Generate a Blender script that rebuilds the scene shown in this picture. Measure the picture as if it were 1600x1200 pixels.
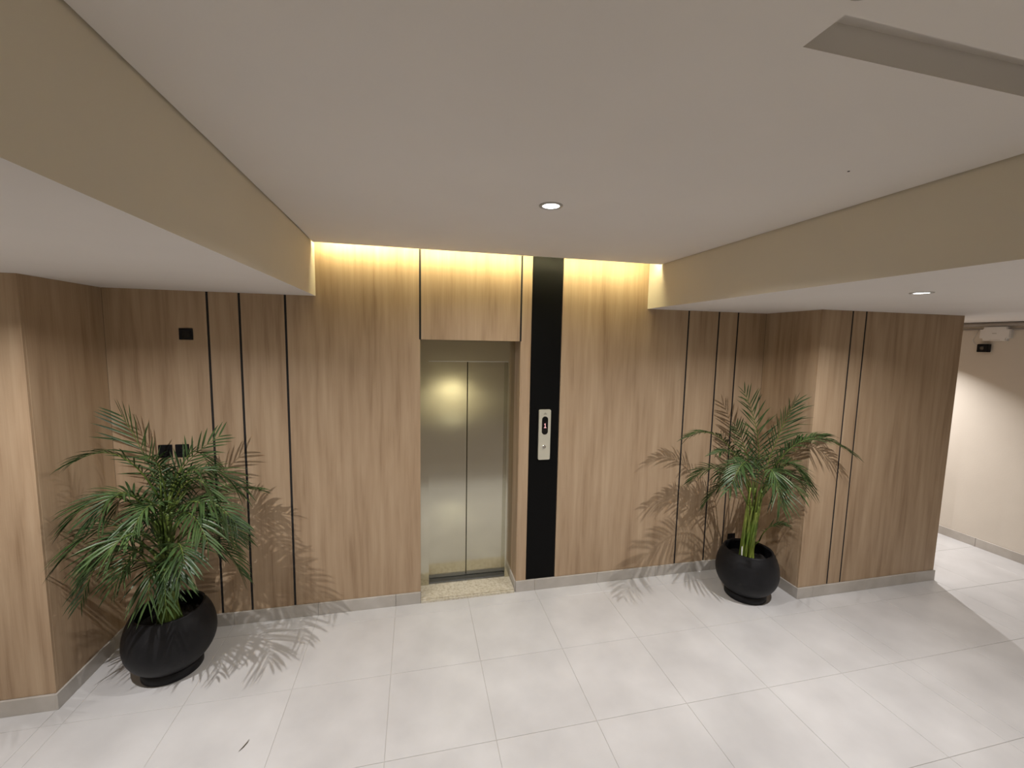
import bpy, bmesh, math, random
from mathutils import Vector, Matrix

for o in list(bpy.data.objects):
    bpy.data.objects.remove(o, do_unlink=True)
scene = bpy.context.scene
COL = scene.collection

# ------------------------------------------------------------------ camera
cam_data = bpy.data.cameras.new('camera')
cam_data.sensor_fit = 'HORIZONTAL'
cam_data.sensor_width = 36.0
cam_data.lens = 660.34 * 36.0 / 1600.0
cam_data.clip_start = 0.05
cam = bpy.data.objects.new('camera', cam_data)
COL.objects.link(cam)
FWD = Vector((0.22194906, 0.96993981, -0.09977664))
RGT = Vector((0.97505146, -0.2211647, 0.01899551))
UPV = Vector((0.00364257, 0.1015034, 0.99482852))
m = Matrix((RGT, UPV, -FWD)).transposed().to_4x4()
m.translation = (-0.167, -3.452, 2.2118)
cam.matrix_world = m
scene.camera = cam

# ------------------------------------------------------------------ world and exposure
w = bpy.data.worlds.new('world')
scene.world = w
w.use_nodes = True
w.node_tree.nodes['Background'].inputs[0].default_value = (0.9, 0.95, 1.0, 1)
w.node_tree.nodes['Background'].inputs[1].default_value = 0.02
scene.view_settings.view_transform = 'Standard'
scene.view_settings.look = 'None'
scene.view_settings.exposure = -0.44
scene.view_settings.gamma = 1.0
scene.view_settings.use_curve_mapping = False

LAMP_WATTS = 52.0          # ordinary ceiling downlight
CORRIDOR_WATTS = 48.0
COVE_STRENGTH = 170.0
LAMP_COLOR = (1.0, 0.965, 0.955)
COVE_COLOR = (1.0, 0.87, 0.47)

# ------------------------------------------------------------------ measured place
Z1, Z2L, Z2R, BB = 2.524, 2.907, 2.877, 0.10
XL, XR = -0.894, 1.847            # faces of the two lowered ceilings
LX, LY = -2.24, -0.627            # left return wall and its front face
RX, RY, REX = 3.110, -0.577, 4.697  # right block
RW = 6.018                        # corridor wall
OL, OR, OT = -0.132, 0.690, 2.2146  # lift opening
T, TX, TY = 0.6, 0.8644, -0.7497  # floor tiles
YB = -5.3                         # wall behind the stairs
ZT = 3.25


def zc(x):                        # slightly uneven plaster ceiling
    return Z2L + (Z2R - Z2L) * (x - XL) / (XR - XL)


# ------------------------------------------------------------------ materials
def mat(name, color, rough=0.5, metal=0.0, spec=0.5):
    mt = bpy.data.materials.new(name)
    mt.use_nodes = True
    b = mt.node_tree.nodes['Principled BSDF']
    b.inputs['Base Color'].default_value = (*color, 1)
    b.inputs['Roughness'].default_value = rough
    b.inputs['Metallic'].default_value = metal
    b.inputs['Specular IOR Level'].default_value = spec
    return mt


def nodes(mt):
    return mt.node_tree.nodes, mt.node_tree.links, mt.node_tree.nodes['Principled BSDF']


def ramp(N, stops):
    r = N.new('ShaderNodeValToRGB')
    e = r.color_ramp.elements
    e[0].position, e[0].color = stops[0][0], (*stops[0][1], 1)
    e[1].position, e[1].color = stops[-1][0], (*stops[-1][1], 1)
    for p, c in stops[1:-1]:
        k = e.new(p)
        k.color = (*c, 1)
    return r


def wood_material(name, dark, mid, light, seed=0.0):
    mt = mat(name, mid, 0.5, 0, 0.35)
    N, L, B = nodes(mt)
    g = N.new('ShaderNodeNewGeometry')
    sep = N.new('ShaderNodeSeparateXYZ')
    L.new(g.outputs['Position'], sep.inputs[0])
    add = N.new('ShaderNodeMath')
    L.new(sep.outputs['X'], add.inputs[0])
    L.new(sep.outputs['Y'], add.inputs[1])
    oi = N.new('ShaderNodeObjectInfo')
    sh = N.new('ShaderNodeMath'); sh.operation = 'MULTIPLY'; sh.inputs[1].default_value = 9.0
    L.new(oi.outputs['Random'], sh.inputs[0])

    def grain(sx, sz, detail, dist):
        c = N.new('ShaderNodeCombineXYZ')
        mx = N.new('ShaderNodeMath'); mx.operation = 'MULTIPLY'; mx.inputs[1].default_value = sx
        mz = N.new('ShaderNodeMath'); mz.operation = 'MULTIPLY'; mz.inputs[1].default_value = sz
        L.new(add.outputs[0], mx.inputs[0]); L.new(sep.outputs['Z'], mz.inputs[0])
        L.new(mx.outputs[0], c.inputs[0]); L.new(sh.outputs[0], c.inputs[1]); L.new(mz.outputs[0], c.inputs[2])
        n = N.new('ShaderNodeTexNoise')
        n.inputs['Scale'].default_value = 1.0
        n.inputs['Detail'].default_value = detail
        n.inputs['Distortion'].default_value = dist
        L.new(c.outputs[0], n.inputs['Vector'])
        return n
    a = grain(9.0, 0.9, 3.0, 0.3)      # broad boards of tone
    b = grain(24.0, 1.5, 4.0, 0.25)     # streaks
    f = grain(210.0, 4.0, 2.0, 0.0)    # fine pores
    m1 = N.new('ShaderNodeMix'); m1.data_type = 'FLOAT'; m1.inputs[0].default_value = 0.5
    L.new(a.outputs['Fac'], m1.inputs[2]); L.new(b.outputs['Fac'], m1.inputs[3])
    m2 = N.new('ShaderNodeMix'); m2.data_type = 'FLOAT'; m2.inputs[0].default_value = 0.16
    L.new(m1.outputs[0], m2.inputs[2]); L.new(f.outputs['Fac'], m2.inputs[3])
    r = ramp(N, [(0.33, dark), (0.47, mid), (0.64, light)])
    L.new(m2.outputs[0], r.inputs[0])
    L.new(r.outputs[0], B.inputs['Base Color'])
    bp = N.new('ShaderNodeBump'); bp.inputs['Strength'].default_value = 0.06; bp.inputs['Distance'].default_value = 0.002
    L.new(f.outputs['Fac'], bp.inputs['Height']); L.new(bp.outputs[0], B.inputs['Normal'])
    return mt


def cloudy(name, c0, c1, scale, rough, bump=0.0, detail=4.0, perobj=0.0, bumpscale=120.0):
    mt = mat(name, c0, rough)
    N, L, B = nodes(mt)
    g = N.new('ShaderNodeNewGeometry')
    n = N.new('ShaderNodeTexNoise')
    n.inputs['Scale'].default_value = scale
    n.inputs['Detail'].default_value = detail
    L.new(g.outputs['Position'], n.inputs['Vector'])
    fac = n.outputs['Fac']
    if perobj:
        oi = N.new('ShaderNodeObjectInfo')
        mm = N.new('ShaderNodeMath'); mm.operation = 'MULTIPLY_ADD'
        mm.inputs[1].default_value = perobj
        L.new(oi.outputs['Random'], mm.inputs[0]); L.new(fac, mm.inputs[2])
        fac = mm.outputs[0]
    r = ramp(N, [(0.35, c0), (0.72 + perobj, c1)])
    L.new(fac, r.inputs[0]); L.new(r.outputs[0], B.inputs['Base Color'])
    if bump:
        n2 = N.new('ShaderNodeTexNoise'); n2.inputs['Scale'].default_value = bumpscale; n2.inputs['Detail'].default_value = 3
        L.new(g.outputs['Position'], n2.inputs['Vector'])
        bp = N.new('ShaderNodeBump'); bp.inputs['Strength'].default_value = bump; bp.inputs['Distance'].default_value = 0.003
        L.new(n2.outputs['Fac'], bp.inputs['Height']); L.new(bp.outputs[0], B.inputs['Normal'])
    return mt


def steel_material():
    mt = mat('brushed_steel', (0.60, 0.58, 0.475), 0.20, 1.0)
    N, L, B = nodes(mt)
    g = N.new('ShaderNodeNewGeometry')
    mp = N.new('ShaderNodeMapping'); mp.inputs['Scale'].default_value = (4, 4, 260)
    L.new(g.outputs['Position'], mp.inputs[0])
    n = N.new('ShaderNodeTexNoise'); n.inputs['Scale'].default_value = 1.0; n.inputs['Detail'].default_value = 2
    L.new(mp.outputs[0], n.inputs['Vector'])
    mr = N.new('ShaderNodeMapRange'); mr.inputs[3].default_value = 0.10; mr.inputs[4].default_value = 0.18
    L.new(n.outputs['Fac'], mr.inputs[0]); L.new(mr.outputs[0], B.inputs['Roughness'])
    w_ = N.new('ShaderNodeTexNoise'); w_.inputs['Scale'].default_value = 3.0; w_.inputs['Detail'].default_value = 1
    L.new(g.outputs['Position'], w_.inputs['Vector'])
    bp = N.new('ShaderNodeBump'); bp.inputs['Strength'].default_value = 0.05; bp.inputs['Distance'].default_value = 0.01
    L.new(w_.outputs['Fac'], bp.inputs['Height']); L.new(bp.outputs[0], B.inputs['Normal'])
    return mt


def emit(name, color, strength):
    mt = bpy.data.materials.new(name)
    mt.use_nodes = True
    N = mt.node_tree.nodes
    B = N['Principled BSDF']
    B.inputs['Base Color'].default_value = (0.8, 0.8, 0.8, 1)
    B.inputs['Emission Color'].default_value = (*color, 1)
    B.inputs['Emission Strength'].default_value = strength
    return mt


M = {
    'wood': wood_material('oak_laminate', (0.265, 0.176, 0.104), (0.37, 0.262, 0.165), (0.44, 0.325, 0.213)),
    'black_backing': mat('black_backing', (0.008, 0.007, 0.007), 0.8),
    'black_panel': mat('black_laminate', (0.004, 0.004, 0.004), 0.5, 0, 0.08),
    'tile': cloudy('porcelain_tile', (0.475, 0.468, 0.462), (0.585, 0.578, 0.570), 2.6, 0.34, 0.03, 5.0, 0.06),
    'grout': mat('grout', (0.45, 0.43, 0.405), 0.9),
    'skirting': cloudy('skirting_tile', (0.40, 0.37, 0.33), (0.50, 0.47, 0.43), 5.0, 0.4, 0.03),
    'ceiling': cloudy('white_ceiling_paint', (0.77, 0.745, 0.73), (0.80, 0.775, 0.76), 1.5, 0.75, 0.05),
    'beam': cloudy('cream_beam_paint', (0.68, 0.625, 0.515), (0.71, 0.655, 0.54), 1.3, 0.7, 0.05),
    'wall': cloudy('cream_wall_paint', (0.60, 0.55, 0.475), (0.64, 0.59, 0.51), 1.7, 0.8, 0.15, 3.0, 0, 60),
    'steel': steel_material(),
    'track': mat('dark_track', (0.26, 0.27, 0.275), 0.35, 1.0),
    'bright_metal': mat('bright_metal', (0.75, 0.77, 0.80), 0.2, 1.0),
    'granite': None,
    'plate': mat('satin_plate', (0.66, 0.64, 0.53), 0.38, 0.5),
    'black_plastic': mat('black_plastic', (0.004, 0.004, 0.005), 0.5, 0, 0.2),
    'display': mat('display_glass', (0.004, 0.004, 0.004), 0.12),
    'digit': emit('red_digit', (1.0, 0.02, 0.04), 0.8),
    'button': mat('chrome_button', (0.8, 0.8, 0.78), 0.15, 1.0),
    'icon': mat('etched_icon', (0.22, 0.21, 0.16), 0.6),
    'pot': cloudy('charcoal_pot', (0.006, 0.006, 0.007), (0.011, 0.011, 0.0125), 9.0, 0.5, 0.12, 4.0, 0, 90),
    'soil': cloudy('soil', (0.006, 0.005, 0.004), (0.02, 0.015, 0.01), 40.0, 0.95, 0.8),
    'lens': emit('lamp_lens', (0.96, 0.98, 1.0), 14.0),
    'trim_ring': mat('lamp_ring', (0.42, 0.40, 0.37), 0.45),
    'reflector': mat('lamp_reflector', (0.85, 0.85, 0.85), 0.2, 0.9),
    'cove': emit('warm_led', COVE_COLOR, COVE_STRENGTH),
    'white_plastic': mat('white_plastic', (0.74, 0.73, 0.71), 0.4),
    'grey_pipe': mat('grey_pipe', (0.30, 0.27, 0.24), 0.5),
    'stake': mat('pale_stake', (0.55, 0.55, 0.52), 0.5),
    'dry_leaf': mat('dry_leaf', (0.09, 0.07, 0.04), 0.7),
    'stair_stone': mat('stair_stone', (0.32, 0.285, 0.25), 0.5),
}


def granite():
    mt = mat('cream_granite', (0.5, 0.45, 0.33), 0.3)
    N, L, B = nodes(mt)
    g = N.new('ShaderNodeNewGeometry')
    v = N.new('ShaderNodeTexNoise'); v.inputs['Scale'].default_value = 55; v.inputs['Detail'].default_value = 5
    L.new(g.outputs['Position'], v.inputs['Vector'])
    r = ramp(N, [(0.32, (0.40, 0.35, 0.25)), (0.46, (0.52, 0.47, 0.36)), (0.62, (0.60, 0.56, 0.46))])
    L.new(v.outputs['Fac'], r.inputs[0]); L.new(r.outputs[0], B.inputs['Base Color'])
    return mt


M['granite'] = granite()
M['pot'].node_tree.nodes['Principled BSDF'].inputs['Specular IOR Level'].default_value = 0.22


def leaf_material(name, c0, c1):
    mt = mat(name, c0, 0.42, 0, 0.32)
    N, L, B = nodes(mt)
    g = N.new('ShaderNodeNewGeometry')
    n = N.new('ShaderNodeTexNoise'); n.inputs['Scale'].default_value = 7; n.inputs['Detail'].default_value = 2
    L.new(g.outputs['Position'], n.inputs['Vector'])
    r = ramp(N, [(0.35, c0), (0.68, c1)])
    L.new(n.outputs['Fac'], r.inputs[0]); L.new(r.outputs[0], B.inputs['Base Color'])
    B.inputs['Transmission Weight'].default_value = 0.0
    B.inputs['Subsurface Weight'].default_value = 0.0
    return mt


M['leaf'] = leaf_material('palm_leaf', (0.018, 0.040, 0.012), (0.054, 0.094, 0.028))
M['cane'] = leaf_material('palm_cane', (0.09, 0.145, 0.02), (0.22, 0.27, 0.05))
M['cane_dark'] = leaf_material('palm_cane_dark', (0.05, 0.085, 0.014), (0.13, 0.17, 0.035))

# ------------------------------------------------------------------ builders
def obj(name, me, material=None, parent=None, loc=None):
    o = bpy.data.objects.new(name, me)
    COL.objects.link(o)
    if material is not None and me is not None and not me.materials:
        me.materials.append(M[material] if isinstance(material, str) else material)
    if loc is not None:
        o.location = loc
    if parent is not None:
        o.parent = parent
        o.matrix_parent_inverse = parent.matrix_basis.inverted()
    return o


def from_bm(name, bm, material, parent=None, smooth=False, loc=None):
    me = bpy.data.meshes.new(name)
    bmesh.ops.recalc_face_normals(bm, faces=bm.faces)
    bm.to_mesh(me)
    bm.free()
    if smooth:
        for p in me.polygons:
            p.use_smooth = True
    return obj(name, me, material, parent, loc)


def add_box(bm, x0, x1, y0, y1, z0, z1):
    v = [bm.verts.new(c) for c in ((x0, y0, z0), (x1, y0, z0), (x1, y1, z0), (x0, y1, z0),
                                   (x0, y0, z1), (x1, y0, z1), (x1, y1, z1), (x0, y1, z1))]
    for f in ((3, 2, 1, 0), (4, 5, 6, 7), (0, 1, 5, 4), (1, 2, 6, 5), (2, 3, 7, 6), (3, 0, 4, 7)):
        bm.faces.new([v[i] for i in f])
    return v


def box(name, material, x0, x1, y0, y1, z0, z1, parent=None, bevel=0.0, seg=2):
    bm = bmesh.new()
    add_box(bm, x0, x1, y0, y1, z0, z1)
    if bevel:
        bmesh.ops.bevel(bm, geom=list(bm.edges), offset=bevel, segments=seg, affect='EDGES', profile=0.5)
    return from_bm(name, bm, material, parent)


def boxes(name, material, lst, parent=None):
    bm = bmesh.new()
    for b in lst:
        add_box(bm, *b)
    return from_bm(name, bm, material, parent)


def lathe(name, material, prof, center, parent=None, seg=64, smooth=True):
    bm = bmesh.new()
    rings = []
    for r, z in prof:
        if r < 1e-6:
            rings.append([bm.verts.new((center[0], center[1], center[2] + z))])
        else:
            rings.append([bm.verts.new((center[0] + r * math.cos(2 * math.pi * k / seg),
                                        center[1] + r * math.sin(2 * math.pi * k / seg), center[2] + z)) for k in range(seg)])
    for a, b in zip(rings, rings[1:]):
        for k in range(seg):
            k2 = (k + 1) % seg
            if len(a) == 1 and len(b) == 1:
                continue
            if len(a) == 1:
                bm.faces.new((a[0], b[k], b[k2]))
            elif len(b) == 1:
                bm.faces.new((a[k], a[k2], b[0]))
            else:
                bm.faces.new((a[k], a[k2], b[k2], b[k]))
    return from_bm(name, bm, material, parent, smooth)


def tube(bm, pts, radii, seg=8):
    pts = [Vector(p) for p in pts]
    rings = []
    for i, p in enumerate(pts):
        t = (pts[min(i + 1, len(pts) - 1)] - pts[max(i - 1, 0)]).normalized()
        a = t.orthogonal().normalized() if abs(t.z) > 0.95 else t.cross(Vector((0, 0, 1))).normalized()
        b = t.cross(a).normalized()
        r = radii[i] if isinstance(radii, (list, tuple)) else radii
        rings.append([bm.verts.new(p + a * (r * math.cos(2 * math.pi * k / seg)) + b * (r * math.sin(2 * math.pi * k / seg))) for k in range(seg)])
    for a, b in zip(rings, rings[1:]):
        for k in range(seg):
            bm.faces.new((a[k], a[(k + 1) % seg], b[(k + 1) % seg], b[k]))
    bm.faces.new(rings[0])
    bm.faces.new(rings[-1])


def tag(o, label=None, cat=None, group=None, kind=None):
    if label: o['label'] = label
    if cat: o['category'] = cat
    if group: o['group'] = group
    if kind: o['kind'] = kind
    return o


def structure(o, label, cat):
    return tag(o, label, cat, kind='structure')


def empty(name, loc):
    o = bpy.data.objects.new(name, None)
    COL.objects.link(o)
    o.empty_display_size = 0.1
    o.location = loc
    o.matrix_basis = Matrix.Translation(loc)
    return o


# ------------------------------------------------------------------ floor of square tiles
floor = structure(box('floor', 'grout', -4.7, RW + 0.1, YB, 3.1, -0.08, -0.0025), 'pale grey square porcelain tile floor of the lift lobby', 'floor')
tile_cache = {}
JN = 0.0012


def tile_mesh(w_, d_):
    key = (round(w_, 4), round(d_, 4))
    if key not in tile_cache:
        bm = bmesh.new()
        add_box(bm, -w_ / 2, w_ / 2, -d_ / 2, d_ / 2, -0.012, 0.0)
        top = [e for e in bm.edges if all(v.co.z > -0.001 for v in e.verts)]
        bmesh.ops.bevel(bm, geom=top, offset=0.0012, segments=1, affect='EDGES')
        me = bpy.data.meshes.new('tile')
        bmesh.ops.recalc_face_normals(bm, faces=bm.faces)
        bm.to_mesh(me)
        bm.free()
        me.materials.append(M['tile'])
        tile_cache[key] = me
    return tile_cache[key]


def lay(x0, x1, y0, y1, solid):
    """lay the grid inside a rectangle, cutting tiles at its borders"""
    i0 = math.floor((x0 - TX) / T); i1 = math.ceil((x1 - TX) / T)
    j0 = math.floor((y0 - TY) / T); j1 = math.ceil((y1 - TY) / T)
    for i in range(i0, i1):
        for j in range(j0, j1):
            a, b = max(x0, TX + i * T), min(x1, TX + (i + 1) * T)
            c, d = max(y0, TY + j * T), min(y1, TY + (j + 1) * T)
            if b - a < 0.02 or d - c < 0.02:
                continue
            me = tile_mesh(b - a - 2 * JN, d - c - 2 * JN)
            obj('tile', me, None, floor, ((a + b) / 2, (c + d) / 2, 0.0))


lay(-4.6, LX, -2.55, LY, None)
lay(LX, RX, -2.55, 0.0, None)
lay(RX, REX, -2.55, RY, None)
lay(REX, RW, -2.55, 3.0, None)

# ------------------------------------------------------------------ panelled walls
GW = 0.016      # groove width
PT = 0.018      # panel thickness


def panel(parent, axis, a, b, z0, z1, face, sgn, material='wood', name='wood_panel'):
    """one laminate board; axis 'x': spans x at plane y=face; axis 'y': spans y at plane x=face. sgn: side the board grows to"""
    bm = bmesh.new()
    f0, f1 = sorted((face, face + sgn * PT))
    if axis == 'x':
        add_box(bm, a, b, f0, f1, z0, z1)
    else:
        add_box(bm, f0, f1, a, b, z0, z1)
    bmesh.ops.bevel(bm, geom=list(bm.edges), offset=0.0012, segments=1, affect='EDGES')
    return from_bm(name, bm, material, parent)


g = GW / 2
bk = PT
wall_back = structure(boxes('wall_back', 'black_backing', [
    (LX - 0.02, OL - 0.03, bk, 0.5, 0, ZT), (OR + 0.03, RX + 0.02, bk, 0.5, 0, ZT), (OL - 0.03, OR + 0.03, bk, 0.16, OT + 0.0, ZT)]),
    'oak panelled back wall with thin black grooves around the lift', 'wall')
GL1, GL2, GL3 = -1.6135, -1.409, -1.105
BL, BR = 0.781, 1.0523
GR1, GR2, GR3 = 2.2717, 2.5901, 2.798
TOPZ = 3.2
for a, b, z0, z1 in [(LX, GL1 - g, BB, Z1), (GL1 + g, GL2 - g, BB, Z1), (GL2 + g, GL3 - g, BB, Z1),
                     (GL3 + g, OL - g, BB, TOPZ), (OL + g, OR - g, OT, TOPZ), (OR + g, BL, BB, TOPZ),
                     (BR, GR1 - g, BB, TOPZ), (GR1 + g, GR2 - g, BB, Z1), (GR2 + g, GR3 - g, BB, Z1), (GR3 + g, RX, BB, Z1)]:
    panel(wall_back, 'x', a, b, z0, z1, 0.0, 1)
# black inserts lying a little back in the grooves
for c, z0, z1 in [(GL1, BB, Z1), (GL2, BB, Z1), (GL3, BB, Z1), (OL, OT, TOPZ), (OR, OT, TOPZ), (GR1, BB, Z1), (GR2, BB, Z1), (GR3, BB, Z1)]:
    box('groove_insert', 'black_backing', c - g + 0.0003, c + g - 0.0003, 0.0025, PT + 0.001, z0, z1, wall_back)
# slim edge strips closing the lift opening below the overdoor grooves
panel(wall_back, 'x', OL - g, OL - 0.0005, BB, OT, 0.0, 1, name='edge_strip')
panel(wall_back, 'x', OR + 0.0005, OR + g, BB, OT, 0.0, 1, name='edge_strip')
o = panel(wall_back, 'x', BL + 0.003, BR - 0.006, BB, TOPZ, 0.003, 1, 'black_panel', 'black_panel')
o['label'] = 'tall matt black strip beside the lift'

wall_left = structure(boxes('wall_left', 'black_backing', [(-4.7, LX - PT, LY + PT, 0.5, 0, Z1 + 0.1)]),
                      'oak clad projecting wall at the left of the lobby', 'wall')
panel(wall_left, 'x', -4.7, LX, BB, Z1, LY, 1)
panel(wall_left, 'y', LY + PT, 0.0, BB, Z1, LX, -1)

wall_right = structure(boxes('wall_right', 'black_backing', [(RX + PT, REX - PT, RY + PT, 2.6, 0, Z1 + 0.1)]),
                       'oak clad projecting block with two grooves at the right', 'wall')
RG1, RG2 = 3.427, 3.571
for a, b in [(RX, RG1 - g), (RG1 + g, RG2 - g), (RG2 + g, REX)]:
    panel(wall_right, 'x', a, b, BB, Z1, RY, 1)
for c in (RG1, RG2):
    box('groove_insert', 'black_backing', c - g + 0.0003, c + g - 0.0003, RY + 0.0025, RY + PT + 0.001, BB, Z1, wall_right)
panel(wall_right, 'y', RY + PT, 0.0, BB, Z1, RX, 1)
panel(wall_right, 'y', RY + PT, 2.6, BB, Z1, REX, -1)

wall_corridor = structure(box('wall_corridor', 'wall', RW, RW + 0.12, YB, 3.1, 0, ZT), 'cream painted corridor wall beyond the oak block', 'wall')
structure(box('wall_corridor_end', 'wall', 4.5, RW, 2.6, 2.75, 0, ZT), 'cream end wall of the side corridor', 'wall')
structure(box('wall_far_left', 'wall', -4.8, -4.6, YB, LY, 0, ZT), 'cream wall at the far left end of the lobby', 'wall')
structure(box('wall_stair_left', 'wall', -4.6, -1.6, -2.75, -2.55, 0, ZT), 'cream wall to the left of the stairs', 'wall')
structure(box('wall_stair_right', 'wall', 2.9, RW, -2.75, -2.55, 0, ZT), 'cream wall to the right of the stairs', 'wall')
structure(box('wall_stairwell_left', 'wall', -1.75, -1.6, YB, -2.75, 0, ZT), 'cream side wall of the stairwell, left', 'wall')
structure(box('wall_stairwell_right', 'wall', 2.9, 3.05, YB, -2.75, 0, ZT), 'cream side wall of the stairwell, right', 'wall')
structure(box('wall_behind', 'wall', -1.75, 3.05, YB - 0.15, YB, 0, ZT), 'cream wall at the head of the stairs', 'wall')

# stairs the view is taken from (seen only mirrored in the lift doors)
steps = empty('floor_stairs', (0.65, -2.55, 0.0))
structure(steps, 'four stone steps up to a landing opposite the lift', 'stairs')
for k in range(4):
    box('step', 'stair_stone', -1.6, 2.9, YB, -2.55 - 0.3 * k, 0.185 * k, 0.185 * (k + 1) - 0.0, steps, 0.004, 1)

# ------------------------------------------------------------------ skirting
baseboards = {}


def skirting(name, label, axis, a, b, face, sgn, t0):
    """row of tile offcuts along a wall; sgn: side on which the strip sticks out"""
    root = empty(name, (a, face, 0) if axis == 'x' else (face, a, 0))
    structure(root, label, 'baseboard')
    cuts = [a]
    k = math.ceil((a - t0) / T + 0.03)
    while t0 + k * T < b - 0.02:
        cuts.append(t0 + k * T); k += 1
    cuts.append(b)
    f0, f1 = sorted((face + 0.006 * -sgn, face + sgn * 0.011))
    for c, d in zip(cuts, cuts[1:]):
        bm = bmesh.new()
        if axis == 'x':
            add_box(bm, c + 0.0008, d - 0.0008, f0, f1, 0.0, BB - 0.001)
        else:
            add_box(bm, f0, f1, c + 0.0008, d - 0.0008, 0.0, BB - 0.001)
        bmesh.ops.bevel(bm, geom=list(bm.edges), offset=0.0015, segments=1, affect='EDGES')
        from_bm('skirting_tile', bm, 'skirting', root)
    return root


skirting('baseboard_back_left', 'grey tile skirting along the back wall left of the lift', 'x', LX + 0.011, OL, 0.0, -1, TX)
skirting('baseboard_back_right', 'grey tile skirting along the back wall right of the lift', 'x', OR, RX - 0.011, 0.0, -1, TX)
skirting('baseboard_reveal', 'short grey tile skirting inside the lift opening', 'y', 0.006, 0.20, OR, -1, TY)
skirting('baseboard_left_return', 'grey tile skirting on the left return behind the leafy palm', 'y', LY - 0.011, -0.011, LX, 1, TY)
skirting('baseboard_left', 'grey tile skirting under the left projecting oak wall', 'x', -4.6, LX + 0.0, LY, -1, TX)
skirting('baseboard_right_return', 'grey tile skirting on the right return beside the palm pot', 'y', RY - 0.011, -0.011, RX, -1, TY)
skirting('baseboard_right', 'grey tile skirting under the grooved oak block', 'x', RX, REX + 0.011, RY, -1, TX)
skirting('baseboard_block_end', 'grey tile skirting round the end of the oak block', 'y', RY, 2.6, REX, 1, TY)
skirting('baseboard_corridor', 'grey tile skirting along the cream corridor wall', 'y', -2.55, 2.6, RW, -1, TY)

# ------------------------------------------------------------------ ceilings
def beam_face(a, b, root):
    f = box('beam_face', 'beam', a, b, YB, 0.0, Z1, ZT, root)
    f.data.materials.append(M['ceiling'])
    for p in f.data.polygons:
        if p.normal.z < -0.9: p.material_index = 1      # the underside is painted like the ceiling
    return f


def lowered(name, label, x0, x1, xf, skirt):
    """lowered ceiling: white underside, cream face towards the raised middle"""
    root = structure(box(name, 'ceiling', x0, x1, YB, 3.1 if skirt else 0.018, Z1, Z1 + 0.03), label, 'ceiling')
    a, b = xf - 0.10, xf
    f = beam_face(a, b, root)
    f['label'] = 'cream painted vertical face of the lowered ceiling'
    return root


lowered('ceiling_left', 'white lowered ceiling over the left palm', -4.7, XL - 0.1, XL, False)
cr = structure(boxes('ceiling_right', 'ceiling', [(XR + 0.1, RW + 0.1, YB, 0.0, Z1, Z1 + 0.03), (REX - 0.1, RW + 0.1, 0.0, 3.1, Z1, Z1 + 0.03)]),
               'white lowered ceiling with a downlight over the right palm', 'ceiling')
f = beam_face(XR, XR + 0.10, cr)
f['label'] = 'cream painted vertical face of the lowered ceiling'

# raised middle ceiling: plaster slab with a lighting slot at the wall and a recess slot
SX0, SY0, SY1 = 0.692, -2.688, -2.590     # recess slot
SZ = 2.957
GAP = 0.009
EL, ER = -0.092, -0.196                   # front edge of the slab at its two ends


def yedge(x):
    return EL + (ER - EL) * (x - XL) / (XR - XL)


bm = bmesh.new()


def slab(bm, x0, x1, ya0, ya1, yb0, yb1, th=0.03):
    lo = [(x0, ya0), (x1, ya1), (x1, yb1), (x0, yb0)]
    dz = lambda x, y: zc(x) - (0.010 * (xb - x) / (xb - xa) if y > -0.45 else 0.0)
    v = [bm.verts.new((x, y, dz(x, y))) for x, y in lo] + [bm.verts.new((x, y, dz(x, y) + th)) for x, y in lo]
    for q in ((3, 2, 1, 0), (4, 5, 6, 7), (0, 1, 5, 4), (1, 2, 6, 5), (2, 3, 7, 6), (3, 0, 4, 7)):
        bm.faces.new([v[k] for k in q])


xa, xb = XL + GAP, XR - GAP
slab(bm, xa, xb, SY1, SY1, -0.5, -0.5)
slab(bm, xa, xb, -0.5, -0.5, yedge(xa), yedge(xb))
slab(bm, xa, SX0, SY0, SY0, SY1, SY1)
slab(bm, xa, xb, YB, YB, SY0, SY0)
# recess box above the slot, and the closed bottoms of the side shadow gaps
add_box(bm, SX0 - 0.02, XR, SY0 - 0.021, SY0 - 0.001, zc(SX0) + 0.004, SZ)
add_box(bm, SX0 - 0.02, XR, SY1 + 0.001, SY1 + 0.021, zc(SX0) + 0.004, SZ)
add_box(bm, SX0 - 0.021, SX0 - 0.001, SY0, SY1, zc(SX0) + 0.004, SZ)
add_box(bm, SX0 - 0.02, XR, SY0 - 0.02, SY1 + 0.02, SZ, SZ + 0.02)
add_box(bm, XL, XL + 0.03, YB, -0.06, Z2L + 0.022, Z2L + 0.05)
add_box(bm, XR - 0.03, XR, YB, -0.20, Z2R + 0.022, Z2R + 0.05)
ceiling = structure(from_bm('ceiling', bm, 'ceiling'), 'raised white plaster ceiling with a lit slot along the oak wall', 'ceiling')
sc = lathe('screw_hole', 'black_plastic', [(0, 0.0), (0.0045, 0.0), (0.0045, -0.001), (0, -0.0012)], (1.442, -2.093, zc(1.442) - 0.0005), ceiling, 10)

structure(box('ceiling_void', 'ceiling', -4.8, RW + 0.15, YB - 0.1, 3.1, ZT - 0.05, ZT + 0.05), 'plaster soffit hidden above the lowered ceilings', 'ceiling')

# warm led strip lying on the slab edge
bm = bmesh.new()
v = []
for x in (XL + 0.02, XR - 0.02):
    for dy, dz in ((0.001, 0.016), (0.007, 0.016), (0.007, 0.028), (0.001, 0.028)):
        v.append(bm.verts.new((x, yedge(x) + dy, zc(x) + dz - 0.010 * (XR - x) / (XR - XL))))
for k in range(4):
    bm.faces.new((v[k], v[(k + 1) % 4], v[4 + (k + 1) % 4], v[4 + k]))
bm.faces.new(v[:4]); bm.faces.new(v[4:])
tag(from_bm('led_strip', bm, 'cove'), 'warm glowing led strip in the ceiling slot above the lift', 'light strip')

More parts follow.
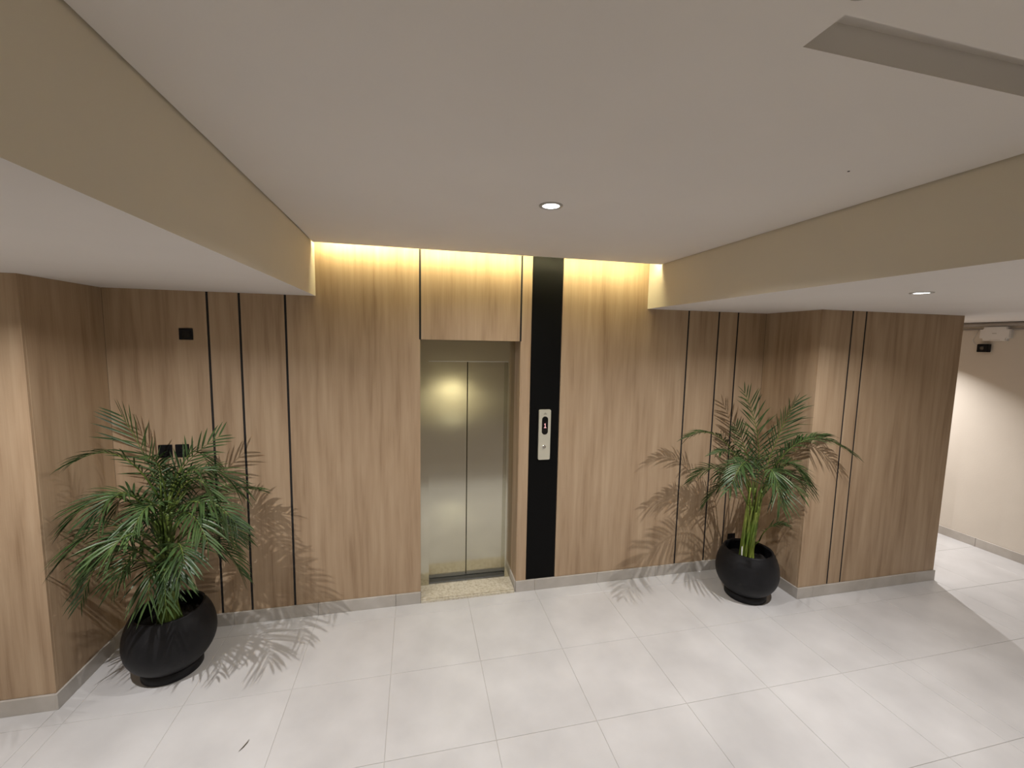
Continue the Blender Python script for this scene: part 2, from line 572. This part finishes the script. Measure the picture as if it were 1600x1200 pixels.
# ------------------------------------------------------------------ lift doors
lift = empty('door_1', (0.28, 0.2, 0.03))
structure(lift, 'brushed steel two panel lift door in a steel frame', 'lift door')
DL, DM, DR, DZ0, DZ1, DY, FY = -0.060, 0.281, 0.631, 0.044, 2.031, 0.28, 0.20
box('door_panel', 'steel', DL - 0.02, DM - 0.003, DY, DY + 0.03, DZ0, DZ1 + 0.02, lift, 0.002, 1)
box('door_panel', 'steel', DM + 0.003, DR + 0.02, DY + 0.002, DY + 0.032, DZ0, DZ1 + 0.02, lift, 0.002, 1)
fr = boxes('frame', 'steel', [(OL, DL, FY, DY + 0.06, 0.03, OT), (DR, OR, FY, DY + 0.06, 0.03, OT), (DL, DR, FY, DY - 0.006, DZ1, OT)], lift)
box('head_trim', 'bright_metal', DL, DR, FY - 0.003, FY + 0.004, DZ1 - 0.001, DZ1 + 0.006, lift)
box('shaft_cover', 'black_backing', OL - 0.03, OR + 0.03, DY + 0.035, DY + 0.07, 0, OT + 0.1, lift)
box('track', 'track', DL, DR, FY + 0.02, DY + 0.03, 0.029, 0.040, lift)
box('track_edge', 'bright_metal', DL, DR, FY + 0.0, FY + 0.02, 0.029, 0.036, lift)
# oak linings of the opening
panel(wall_back, 'y', PT, FY, BB, OT, OR, 1, name='lining')
panel(wall_back, 'y', PT, FY, BB, OT, OL, -1, name='lining')
box('lining', 'wood', OL, OR, PT, FY, OT, OT + 0.018, wall_back)
bm = bmesh.new()
add_box(bm, OL + 0.002, OR - 0.013, -0.014, FY + 0.02, 0.0, 0.030)
ed = [e for e in bm.edges if all(vv.co.y < 0 and vv.co.z > 0.02 for vv in e.verts)]
bmesh.ops.bevel(bm, geom=ed, offset=0.012, segments=4, affect='EDGES')
o = from_bm('sill', bm, 'granite', lift)
o['label'] = 'speckled cream granite threshold'

# ------------------------------------------------------------------ call panel
def rounded_plate(name, material, cx, cz, w_, h_, r, y0, y1, parent, seg=8):
    bm = bmesh.new()
    pts = []
    for sx, sz, a0 in ((1, 1, 0), (-1, 1, 90), (-1, -1, 180), (1, -1, 270)):
        for k in range(seg + 1):
            a = math.radians(a0 + 90 * k / seg)
            pts.append((cx + sx * (w_ / 2 - r) + r * math.cos(a), cz + sz * (h_ / 2 - r) + r * math.sin(a)))
    A = [bm.verts.new((x, y0, z)) for x, z in pts]
    B = [bm.verts.new((x, y1, z)) for x, z in pts]
    bm.faces.new(A); bm.faces.new(B)
    n = len(pts)
    for k in range(n):
        bm.faces.new((A[k], A[(k + 1) % n], B[(k + 1) % n], B[k]))
    return from_bm(name, bm, material, parent)


cp = empty('lift_call_panel', (0.917, 0.0, 1.195))
tag(cp, 'narrow satin metal lift call panel on the black strip', 'call panel')
rounded_plate('plate', 'plate', 0.917, 1.415, 0.106, 0.440, 0.012, -0.014, 0.003, cp)
rounded_plate('display_window', 'display', 0.918, 1.497, 0.054, 0.158, 0.026, -0.0165, -0.012, cp)
# single red dot-matrix figure 1
boxes('digit', 'digit', [(0.917, 0.9225, -0.0172, -0.016, 1.480, 1.516), (0.911, 0.9175, -0.0172, -0.016, 1.506, 1.512), (0.909, 0.930, -0.0172, -0.016, 1.476, 1.481)], cp)
bm = bmesh.new()
tube(bm, [(0.912, -0.012, 1.310), (0.912, -0.020, 1.310), (0.912, -0.022, 1.310)], [0.017, 0.017, 0.014], 24)
bt = from_bm('button', bm, 'button', cp)
bm = bmesh.new()
tube(bm, [(0.912, -0.021, 1.310), (0.912, -0.023, 1.310)], [0.007, 0.006], 16)
from_bm('button_light', bm, 'icon', bt)
boxes('icon', 'icon', [(0.904, 0.934, -0.0148, -0.0138, 1.594, 1.598), (0.910, 0.928, -0.0148, -0.0138, 1.600, 1.604), (0.916, 0.922, -0.0148, -0.0138, 1.606, 1.610)], cp)

# ------------------------------------------------------------------ black wall plates
def socket(name, label, cat, x0, x1, z0, z1, group=None, kind='socket'):
    t = empty(name, ((x0 + x1) / 2, 0.0, z0))
    tag(t, label, cat, group)
    box('face_plate', 'black_plastic', x0, x1, -0.009, 0.001, z0, z1, t, 0.003, 2)
    cx, cz = (x0 + x1) / 2, (z0 + z1) / 2
    if kind == 'socket':
        for dx, dz, w_, h_ in ((0, 0.018, 0.008, 0.012), (-0.0125, -0.011, 0.009, 0.006), (0.0125, -0.011, 0.009, 0.006)):
            box('pin_slot', 'display', cx + dx - w_ / 2, cx + dx + w_ / 2, -0.0096, -0.008, cz + dz - h_ / 2, cz + dz + h_ / 2, t)
    else:
        box('rocker', 'display', cx - 0.026, cx + 0.026, -0.012, -0.008, cz - 0.026, cz + 0.026, t, 0.002, 1)
    return t


socket('wall_switch', 'square black wall plate high on the oak wall above the left palm', 'wall plate', -1.795, -1.709, 2.181, 2.262, kind='switch')
socket('wall_socket', 'left black socket plate of the pair behind the left palm', 'socket', -1.966, -1.880, 1.334, 1.428, 'pair of black sockets behind the left palm')
socket('wall_socket', 'right black socket plate of the pair behind the left palm', 'socket', -1.860, -1.774, 1.334, 1.428, 'pair of black sockets behind the left palm')
socket('wall_socket', 'low black wall socket behind the rim of the right pot', 'socket', 2.850, 2.936, 0.262, 0.352)

# ------------------------------------------------------------------ downlights
def downlight(label, x, y, z, watts, r=0.052, angle=154, group='recessed ceiling downlights', direction=None):
    t = empty('downlight', (x, y, z))
    tag(t, label, 'downlight', group)
    lathe('ring', 'trim_ring', [(r * 0.80, 0.004), (r * 0.82, -0.004), (r * 1.12, -0.0035), (r * 1.16, 0.0), (r * 1.16, 0.001), (r * 0.80, 0.001)], (x, y, z), t, 40)
    lathe('lens', 'lens', [(0, -0.0016), (r * 0.55, -0.0018), (r * 0.81, -0.0010), (r * 0.81, 0.0005)], (x, y, z), t, 40)
    ld = bpy.data.lights.new('downlight_beam', 'AREA')
    ld.shape = 'DISK'
    ld.size = 0.028
    ld.energy = watts
    ld.color = LAMP_COLOR
    ld.spread = math.radians(angle)
    lo = bpy.data.objects.new('downlight_beam', ld)
    COL.objects.link(lo)
    lo.location = (x, y, z - 0.005)
    lo.parent = t
    lo.matrix_parent_inverse = t.matrix_basis.inverted()
    return t


downlight('round lit downlight in the raised middle ceiling', 0.496, -1.354, zc(0.496), LAMP_WATTS * 0.80, 0.052)
downlight('round lit downlight in the lowered ceiling above the oak block', 2.565, -1.633, Z1, LAMP_WATTS * 0.98, 0.046)
downlight('downlight in the lowered ceiling at the left, above the leafy palm', -1.80, -1.633, Z1, LAMP_WATTS * 0.98, 0.046)
downlight('downlight in the side corridor behind the oak block', 5.30, 0.55, Z1, CORRIDOR_WATTS, 0.046, angle=112)

# lamp at the head of the stairs, mirrored in the lift doors
sl = empty('wall_lamp', (0.60, YB, 1.36))
tag(sl, 'small wall lamp at the head of the stairs', 'wall lamp')
box('bracket', 'plate', 0.55, 0.65, YB, YB + 0.02, 1.36, 1.46, sl, 0.004, 1)
lathe('lamp_head', 'plate', [(0.0, 0.06), (0.035, 0.06), (0.035, 0.0), (0.030, 0.0), (0.030, 0.04), (0, 0.04)], (0.60, YB + 0.28, 1.38), sl, 24)
box('arm', 'plate', 0.59, 0.61, YB + 0.015, YB + 0.26, 1.41, 1.425, sl)
lathe('bulb', 'lens', [(0, 0.004), (0.024, 0.008), (0.026, 0.02), (0, 0.03)], (0.60, YB + 0.28, 1.38), sl, 20)
ld = bpy.data.lights.new('wall_lamp_beam', 'SPOT')
ld.energy = 48; ld.color = (1.0, 0.95, 0.66); ld.spot_size = math.radians(150); ld.spot_blend = 0.15; ld.shadow_soft_size = 0.02
lo = bpy.data.objects.new('wall_lamp_beam', ld); COL.objects.link(lo)
lo.location = (0.60, YB + 0.28, 1.37); lo.parent = sl; lo.matrix_parent_inverse = sl.matrix_basis.inverted()

# dark fitting just at the top edge of the view
fx = empty('ceiling_fitting', (0.664, -2.757, zc(0.655)))
tag(fx, 'small dark round fitting in the ceiling beside the recess slot', 'ceiling fitting')
lathe('rim', 'trim_ring', [(0.020, 0.004), (0.020, -0.003), (0.034, -0.004), (0.036, 0.001), (0.020, 0.001)], (0.664, -2.757, zc(0.655)), fx, 32)
lathe('core', 'black_plastic', [(0, -0.001), (0.021, -0.002), (0.021, 0.001)], (0.664, -2.757, zc(0.655)), fx, 32)

# ------------------------------------------------------------------ corridor wall fittings
rt = empty('access_point', (RW, -0.098, 2.318))
tag(rt, 'white rounded access point box high on the corridor wall', 'access point')
bm = bmesh.new()
add_box(bm, RW - 0.045, RW, -0.225, 0.03, 2.318, 2.474)
bmesh.ops.bevel(bm, geom=[e for e in bm.edges if abs(e.verts[0].co.x - e.verts[1].co.x) > 0.01], offset=0.03, segments=5, affect='EDGES')
bmesh.ops.bevel(bm, geom=[e for e in bm.edges if all(vv.co.x < RW - 0.04 for vv in e.verts)], offset=0.008, segments=2, affect='EDGES')
from_bm('casing', bm, 'white_plastic', rt)
boxes('logo', 'grey_pipe', [(RW - 0.0458, RW - 0.044, -0.115, -0.078, 2.397, 2.403)], rt)
boxes('vent_line', 'grey_pipe', [(RW - 0.0458, RW - 0.044, -0.15, -0.06, 2.3285, 2.331)], rt)

cmr = empty('wall_sensor', (RW, -0.01, 2.19))
tag(cmr, 'small black box under the white access point', 'sensor')
box('housing', 'black_plastic', RW - 0.05, RW, -0.063, 0.035, 2.195, 2.285, cmr, 0.006, 2)
bm = bmesh.new()
tube(bm, [(RW - 0.05, -0.014, 2.24), (RW - 0.058, -0.014, 2.238)], [0.022, 0.018], 20)
from_bm('lens_cap', bm, 'display', cmr)

bm = bmesh.new()
tube(bm, [(RW - 0.03, -2.5, 2.500), (RW - 0.03, 2.5, 2.500)], 0.021, 14)
tag(from_bm('conduit', bm, 'grey_pipe', smooth=True), 'thick grey conduit under the corridor ceiling', 'pipe')
bm = bmesh.new()
tube(bm, [(RW - 0.012, -2.5, 2.444), (RW - 0.012, 2.5, 2.444)], 0.008, 10)
tag(from_bm('conduit', bm, 'grey_pipe', smooth=True), 'thin lower grey conduit running behind the access point', 'pipe')
bm = bmesh.new()
tube(bm, [(RW - 0.006, 0.03, 2.25), (RW - 0.01, 0.07, 2.27), (RW - 0.01, 0.10, 2.33), (RW - 0.01, 0.075, 2.39), (RW - 0.008, 0.06, 2.44)], 0.003, 6)
tag(from_bm('cable', bm, 'white_plastic', smooth=True), 'thin pale cable looping beside the black sensor', 'cable')

# ------------------------------------------------------------------ potted palms
LEFT = [
  ((-1.80,-0.33,1.18),(-1.92,-0.25,1.42),(-2.05,-0.22,1.69),'c',0.2),
  ((-1.75,-0.35,1.14),(-1.66,-0.30,1.36),(-1.46,-0.25,1.54),'c',0.15),
  ((-1.76,-0.42,1.17),(-1.89,-0.52,1.48),(-2.07,-0.60,1.48),'u',0.17),
  ((-1.73,-0.45,1.10),(-1.84,-0.60,1.27),(-1.94,-0.72,1.17),'u',0.19),
  ((-1.71,-0.40,1.03),(-1.48,-0.35,1.18),(-1.22,-0.30,1.15),'u',0.17),
  ((-1.68,-0.50,0.95),(-1.46,-0.60,1.21),(-1.22,-0.70,1.08),'u',0.18),
  ((-1.76,-0.45,0.89),(-1.94,-0.58,1.08),(-2.10,-0.68,0.95),'u',0.2),
  ((-1.72,-0.50,0.74),(-1.85,-0.70,0.98),(-2.02,-0.72,0.69),'u',0.16),
  ((-1.70,-0.50,0.69),(-1.53,-0.72,1.00),(-1.40,-0.92,0.96),'u',0.2),
  ((-1.70,-0.40,0.73),(-1.49,-0.40,0.86),(-1.32,-0.40,0.60),'u',0.17),
  ((-1.73,-0.38,0.85),(-1.53,-0.30,0.97),(-1.33,-0.28,0.79),'u',0.17),
  ((-1.78,-0.40,0.95),(-1.95,-0.50,1.23),(-2.10,-0.62,1.14),'u',0.2),
  ((-1.73,-0.40,1.12),(-1.71,-0.50,1.40),(-1.71,-0.60,1.49),'u',0.15),
  ((-1.71,-0.45,1.09),(-1.59,-0.50,1.33),(-1.44,-0.55,1.38),'u',0.16),
  ((-1.71,-0.50,0.82),(-1.71,-0.75,1.09),(-1.77,-0.90,1.04),'u',0.18),
  ((-1.71,-0.45,0.93),(-1.63,-0.70,1.23),(-1.62,-0.90,1.22),'u',0.18),
  ((-1.70,-0.45,0.88),(-1.51,-0.65,1.16),(-1.31,-0.85,1.04),'u',0.17),
]
RIGHT = [
  ((2.78,-0.38,0.88),(2.84,-0.30,1.36),(2.67,-0.28,1.81),'c',0.2),
  ((2.83,-0.36,0.87),(2.91,-0.42,1.38),(3.00,-0.50,1.75),'c',0.17),
  ((2.69,-0.42,0.88),(2.40,-0.40,1.40),(2.06,-0.38,1.44),'u',0.16),
  ((2.65,-0.45,0.83),(2.38,-0.40,1.15),(2.17,-0.30,1.03),'u',0.15),
  ((2.76,-0.45,0.91),(2.97,-0.60,1.42),(3.33,-0.75,1.35),'u',0.17),
  ((2.81,-0.40,0.92),(2.98,-0.50,1.34),(3.20,-0.65,1.48),'u',0.16),
  ((2.65,-0.50,0.85),(2.38,-0.70,1.30),(2.05,-0.90,1.17),'u',0.16),
  ((2.73,-0.48,0.84),(2.83,-0.60,1.24),(3.02,-0.70,1.04),'u',0.17),
  ((2.69,-0.50,0.79),(2.52,-0.75,1.25),(2.52,-0.90,1.07),'u',0.16),
  ((2.69,-0.42,0.76),(2.53,-0.35,1.01),(2.36,-0.25,0.77),'u',0.14),
  ((2.79,-0.36,0.91),(2.76,-0.25,1.26),(2.68,-0.20,1.49),'c',0.13),
  ((2.84,-0.40,0.47),(2.85,-0.50,0.65),(2.97,-0.56,0.67),'u',0.09),
  ((2.73,-0.42,0.87),(2.47,-0.50,1.28),(2.16,-0.60,1.35),'u',0.14),
]


def inside(p):
    """keep blades off the walls they brush against"""
    p = p.copy()
    if p.y > -0.02: p.y = -0.02
    if p.y > LY - 0.03 and p.x < LX + 0.015: p.x = LX + 0.015
    if p.x > RX - 0.015 and p.y > RY - 0.015:
        if p.x - RX < 0.12 and p.y - RY > 0.12: p.x = RX - 0.015
        else: p.y = RY - 0.015
    return p


def frond(p0, p1, p2, hint, ln, parent, rng):
    p0, p1, p2 = Vector(p0), Vector(p1), Vector(p2)
    c = 2 * p1 - 0.5 * (p0 + p2)                       # bezier passing through p1

    def P(t): return (1 - t) ** 2 * p0 + 2 * t * (1 - t) * c + t * t * p2

    def D(t): return (2 * (1 - t) * (c - p0) + 2 * t * (p2 - c)).normalized()
    h = Vector((0, 0, 1)) if hint == 'u' else Vector((-0.1, -1, 0.25))
    total = sum((P((k + 1) / 12) - P(k / 12)).length for k in range(12))
    n = max(9, int(total * 0.85 / (0.029 if hint == 'u' else 0.040)))
    bm = bmesh.new()
    roll = rng.uniform(-0.25, 0.25)
    for k in range(n):
        s = 0.22 + 0.78 * (k + 0.5) / n
        q, t = P(s), D(s)
        nrm = (h - t * h.dot(t))
        nrm = nrm.normalized() if nrm.length > 1e-3 else t.orthogonal().normalized()
        nrm = Matrix.Rotation(roll, 3, t) @ nrm
        side = t.cross(nrm).normalized()
        prof = math.sin(math.pi * min(1, 0.22 + 0.68 * (s - 0.22) / 0.78)) ** 0.6
        for sg in (-1, 1):
            L_ = ln * (1.15 if hint == 'u' else 1.35) * prof * rng.uniform(0.8, 1.12)
            ang = math.radians(30 + 36 * s + rng.uniform(-9, 9))
            d = (side * sg * math.cos(ang) + t * math.sin(ang) + nrm * rng.uniform(0.12, 0.34)).normalized()
            wd = 0.0058 * rng.uniform(0.85, 1.15) * (0.7 + 0.3 * prof)
            droop = L_ * (0.36 if hint == 'u' else 0.10) * rng.uniform(0.7, 1.25)
            wv = (t - d * t.dot(d)).normalized()
            fold = d.cross(wv).normalized()
            rows = []
            for u, ww in ((0.0, 0.35), (0.22, 0.95), (0.5, 1.0), (0.78, 0.68), (1.0, 0.04)):
                p = q + d * (L_ * u) - Vector((0, 0, 1)) * (droop * u * u)
                a_, m_, b_ = p + wv * wd * ww, p - fold * (0.0022 * ww * sg), p - wv * wd * ww
                rows.append([bm.verts.new(inside(x)) for x in (a_, m_, b_)])
            for r0, r1 in zip(rows, rows[1:]):
                bm.faces.new((r0[0], r0[1], r1[1], r1[0]))
                bm.faces.new((r0[1], r0[2], r1[2], r1[1]))
    me = bpy.data.meshes.new('frond')
    bm.to_mesh(me); bm.free()
    for p in me.polygons: p.use_smooth = True
    fo = obj('frond', me, 'leaf', parent)
    bm = bmesh.new()
    tube(bm, [inside(P(k / 14)) for k in range(15)], [0.0055 - 0.0042 * k / 14 for k in range(15)], 6)
    from_bm('rachis', bm, 'cane_dark', fo, True)
    return fo


def extra_fronds(cx, cy, n, z0, z1, seed, lo, hi):
    rng = random.Random(seed)
    out = []
    for k in range(n):
        a = 2 * math.pi * (k * 0.382 + rng.uniform(-0.06, 0.06))
        dx, dy = math.cos(a), math.sin(a)
        L_ = rng.uniform(lo, hi) * (0.62 if dy > 0.2 else 1.0) * (0.8 if dx < -0.4 and cx < 0 else 1.0)
        z = rng.uniform(z0, z1)
        p0 = (cx + 0.05 * dx, cy + 0.05 * dy, z)
        rise = rng.uniform(0.10, 0.26)
        p1 = (cx + (0.05 + 0.55 * L_) * dx, cy + (0.05 + 0.55 * L_) * dy, z + rise)
        p2 = (cx + (0.05 + L_) * dx, cy + (0.05 + L_) * dy, z + rise - rng.uniform(0.06, 0.20))
        out.append((p0, p1, p2, 'u', rng.uniform(0.13, 0.19)))
    return out


def palm(label, cx, cy, fronds, seed, stake=None, cane='cane'):
    rng = random.Random(seed)
    t = empty('potted_palm', (cx, cy, 0))
    tag(t, label, 'potted plant', 'pair of potted palms beside the lift')
    prof = [(0.0, 0.0), (0.160, 0.0), (0.168, 0.006), (0.168, 0.044), (0.160, 0.054), (0.158, 0.058)]
    zc_, R = 0.238, 0.252
    for k in range(17):
        a = math.radians(-57 + 97 * k / 16)
        prof.append((R * math.cos(a) ** 0.92, zc_ + (0.288 if a > 0 else 0.225) * math.sin(a)))
    rt_, zt_ = prof[-1]
    prof += [(rt_ - 0.002, zt_ + 0.006), (rt_ - 0.010, zt_ + 0.008), (rt_ - 0.018, zt_ + 0.004), (rt_ - 0.014, zt_ - 0.02), (rt_ + 0.01, zt_ - 0.08), (rt_ - 0.02, zt_ - 0.16), (0.0, zt_ - 0.165)]
    lathe('pot', 'pot', prof, (cx, cy, 0), t, 72)
    bm = bmesh.new()
    zs = zt_ - 0.10
    ring_prev = None
    ctr = bm.verts.new((cx, cy, zs + 0.02))
    for rr in (0.06, 0.12, rt_ - 0.0):
        ring = [bm.verts.new((cx + rr * math.cos(a), cy + rr * math.sin(a), zs + 0.02 * (1 - rr / 0.2) + rng.uniform(-0.006, 0.006))) for a in [2 * math.pi * k / 32 for k in range(32)]]
        for k in range(32):
            if ring_prev is None: bm.faces.new((ctr, ring[k], ring[(k + 1) % 32]))
            else: bm.faces.new((ring_prev[k], ring[k], ring[(k + 1) % 32], ring_prev[(k + 1) % 32]))
        ring_prev = ring
    from_bm('soil', bm, 'soil', t, True)
    for i, (p0, p1, p2, hint, ln) in enumerate(fronds):
        frond(p0, p1, p2, hint, ln, t, rng)
        # cane from the soil up to the foot of the frond
        a = 2 * math.pi * i * 0.382
        rr = 0.02 + 0.05 * ((i * 7) % 5) / 5
        b0 = Vector((cx + rr * math.cos(a), cy + rr * math.sin(a), zs))
        e = Vector(p0)
        mid = (b0 + e) / 2 + Vector(((b0.x - e.x) * 0.10, (b0.y - e.y) * 0.10, 0.03))
        pts, rad = [], []
        for k in range(13):
            u = k / 12
            pts.append((1 - u) ** 2 * b0 + 2 * u * (1 - u) * mid + u * u * e)
            rad.append(0.0115 - 0.0055 * u + (0.0012 if k % 3 == 0 else 0))
        bm = bmesh.new()
        tube(bm, pts, rad, 8)
        from_bm('cane', bm, cane, t, True)
    if stake:
        bm = bmesh.new()
        tube(bm, [stake[0], stake[1]], 0.005, 8)
        o = from_bm('stake', bm, 'stake', t, True)
        o['label'] = 'thin pale support stake'
    return t


palm('dense dark green palm in a round charcoal pot in the left corner', -1.755, -0.40, LEFT + extra_fronds(-1.74, -0.44, 30, 0.66, 1.20, 5, 0.24, 0.42), 11, cane='cane_dark')
palm('taller open palm with bare yellow green canes in a charcoal pot at right', 2.70, -0.43, RIGHT + extra_fronds(2.72, -0.44, 11, 0.84, 1.06, 9, 0.26, 0.40), 23,
     ((2.615, -0.46, 0.29), (2.625, -0.44, 0.46)))

# ------------------------------------------------------------------ scrap on the floor
bm = bmesh.new()
pts = [Vector((-1.098, -1.135, 0.0035)), Vector((-1.083, -1.112, 0.004)), Vector((-1.073, -1.090, 0.005)), Vector((-1.070, -1.070, 0.0035))]
tube(bm, pts, [0.0008, 0.0028, 0.0024, 0.0006], 6)
tag(from_bm('fallen_leaflet', bm, 'dry_leaf'), 'tiny dry leaflet lying on the floor tiles in front', 'leaf')
